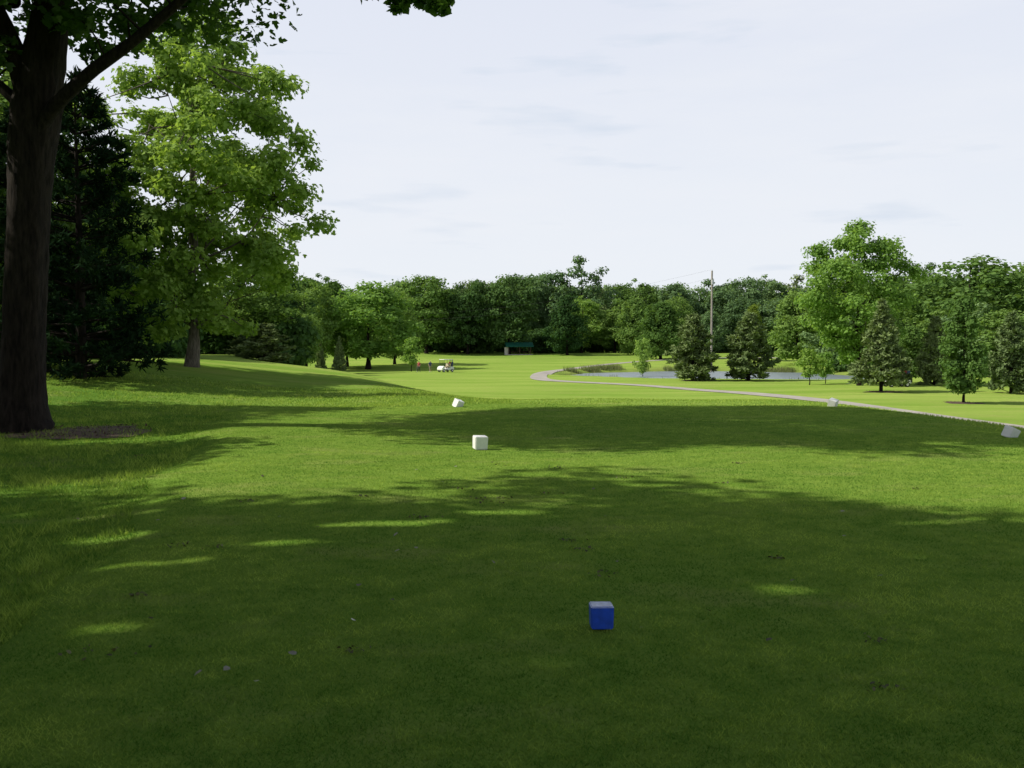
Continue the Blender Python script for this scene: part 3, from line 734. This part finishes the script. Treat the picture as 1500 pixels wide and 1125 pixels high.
# ------------------------------------------------------------------ utility pole
pm = simple('weathered_pole', (.3, .27, .23), .9, .2, 3)
uy = 176.0; ux = .1985 * uy
e = empty('utility_pole', (ux, uy, H(ux, uy)))
ph = 1.6 + .0735 * uy - H(ux, uy)
cyl('pole', .2, ph, (0, 0, ph / 2), pm, e, r2=.15, seg=14)
cyl('transformer', .22, .8, (.05, -.36, ph - 2), simple('grey_tank', (.4, .42, .43), .5), e)
cyl('insulator', .04, .25, (0, 0, ph + .1), WHITE, e, seg=8)
mb = MB()
for k, zz in ((0, ph + .2), (1, ph - 1.3)):
    t = np.linspace(0, 1, 24); a_ = np.array([0, 0., zz]); b2 = np.array([-75, 40, ph - 6.5 - k])
    Pn = a_ + (b2 - a_) * t[:, None]; Pn[:, 2] -= 4 * t * (1 - t) * 2.6
    tube(mb, Pn, np.full(24, .008), 4, 0)
w = put('wires', mb.mesh('wires', [BLACK])); w.parent = e

# ------------------------------------------------------------------ litter on the tee
rng = np.random.default_rng(8); mb = MB(); n = 40
x, y = (rng.random(n) - .5) * .9, 4.2 + 12 * rng.random(n) ** 1.1; x = x * y
x[:3] = (-.90, -1.2, -.75); y[:3] = (5.63, 4.66, 15.); z = hgt(x, y) + .022
N = rng.standard_normal((n, 3)) * .25; N[:, 2] += 1
tt = rng.random(n) * .5; tt[:2] = 1
add_leaves(mb, rng, np.stack([x, y, z], 1), N, .04, tt, LEAF_OVAL, 0)
put('fallen_leaves', mb.mesh('fallen_leaves', [leaf_mat('dead_leaf', (.06, .045, .02), (.6, .58, .5), .1, ovar=0)]))
mb = MB(); n = 26; cx, cy = (rng.random(n) - .5) * .85, 4.5 + 11 * rng.random(n); cx *= cy
for X_, Y_ in zip(cx, cy):
    k = 14; r = .03 + .04 * rng.random(); xs = X_ + rng.normal(size=k) * r * 1.5; ys = Y_ + rng.normal(size=k) * r
    N = rng.standard_normal((k, 3)) * .5; N[:, 2] += 1
    add_leaves(mb, rng, np.stack([xs, ys, hgt(xs, ys) + .012], 1), N, .025, rng.random(k), LEAF_OVAL, 0)
put('divots', mb.mesh('divots', [leaf_mat('soil_and_dead_grass', (.04, .04, .015), (.15, .15, .05), .1, ovar=0)]))

# ------------------------------------------------------------------ light
sd = bpy.data.lights.new('sun', 'SUN'); sd.energy = 5.0; sd.angle = math.radians(.5); sd.color = (1, .95, .82)
so = bpy.data.objects.new('sun', sd); COL.objects.link(so); so.rotation_euler = to_sun.to_track_quat('Z', 'Y').to_euler()
w = bpy.data.worlds.new('World'); scene.world = w; w.use_nodes = True; nt = w.node_tree; nt.nodes.clear()
wo = nt.nodes.new('ShaderNodeOutputWorld'); bg = nt.nodes.new('ShaderNodeBackground'); bg.inputs[1].default_value = .1
sk = nt.nodes.new('ShaderNodeTexSky'); sk.sky_type = 'NISHITA'; sk.sun_disc = False; sk.sun_elevation = SUN_EL; sk.sun_rotation = SUN_AZ
sk.dust_density = 2.0; sk.air_density = 1.0
tc = nt.nodes.new('ShaderNodeTexCoord').outputs['Generated']; sp = nt.nodes.new('ShaderNodeSeparateXYZ'); L(nt, tc, sp.inputs[0])
haze = ramp(nt, sp.outputs[2], .36, .68, .95, .1)
hc = mixc(nt, ramp(nt, sp.outputs[2], 0, .36), (8.8, 9.2, 9.7), (7.8, 8.2, 9.3))
c1 = noise(nt, vmul(nt, tc, (4, 4, 26)), 1.5, 4, .5)
hc = mixc(nt, ramp(nt, c1, .58, .74, 0, .8), hc, (6.7, 7.5, 8.7))
c2 = noise(nt, vmul(nt, tc, (2, 2, 11)), 1.1, 6, .6)
hc = mixc(nt, ramp(nt, c2, .45, .7, 0, .6), hc, (8.9, 9.1, 9.6))
L(nt, mixc(nt, haze, sk.outputs[0], hc), bg.inputs[0]); L(nt, bg.outputs[0], wo.inputs[0])

# ------------------------------------------------------------------ camera
cd = bpy.data.cameras.new('camera'); cd.sensor_width = 36; cd.lens = 35.3; cd.clip_end = 6000; cd.clip_start = .1
co = bpy.data.objects.new('camera', cd); COL.objects.link(co); co.location = (0, 0, 1.6); co.rotation_euler = (math.radians(90 - 2.236), 0, 0)
scene.camera = co
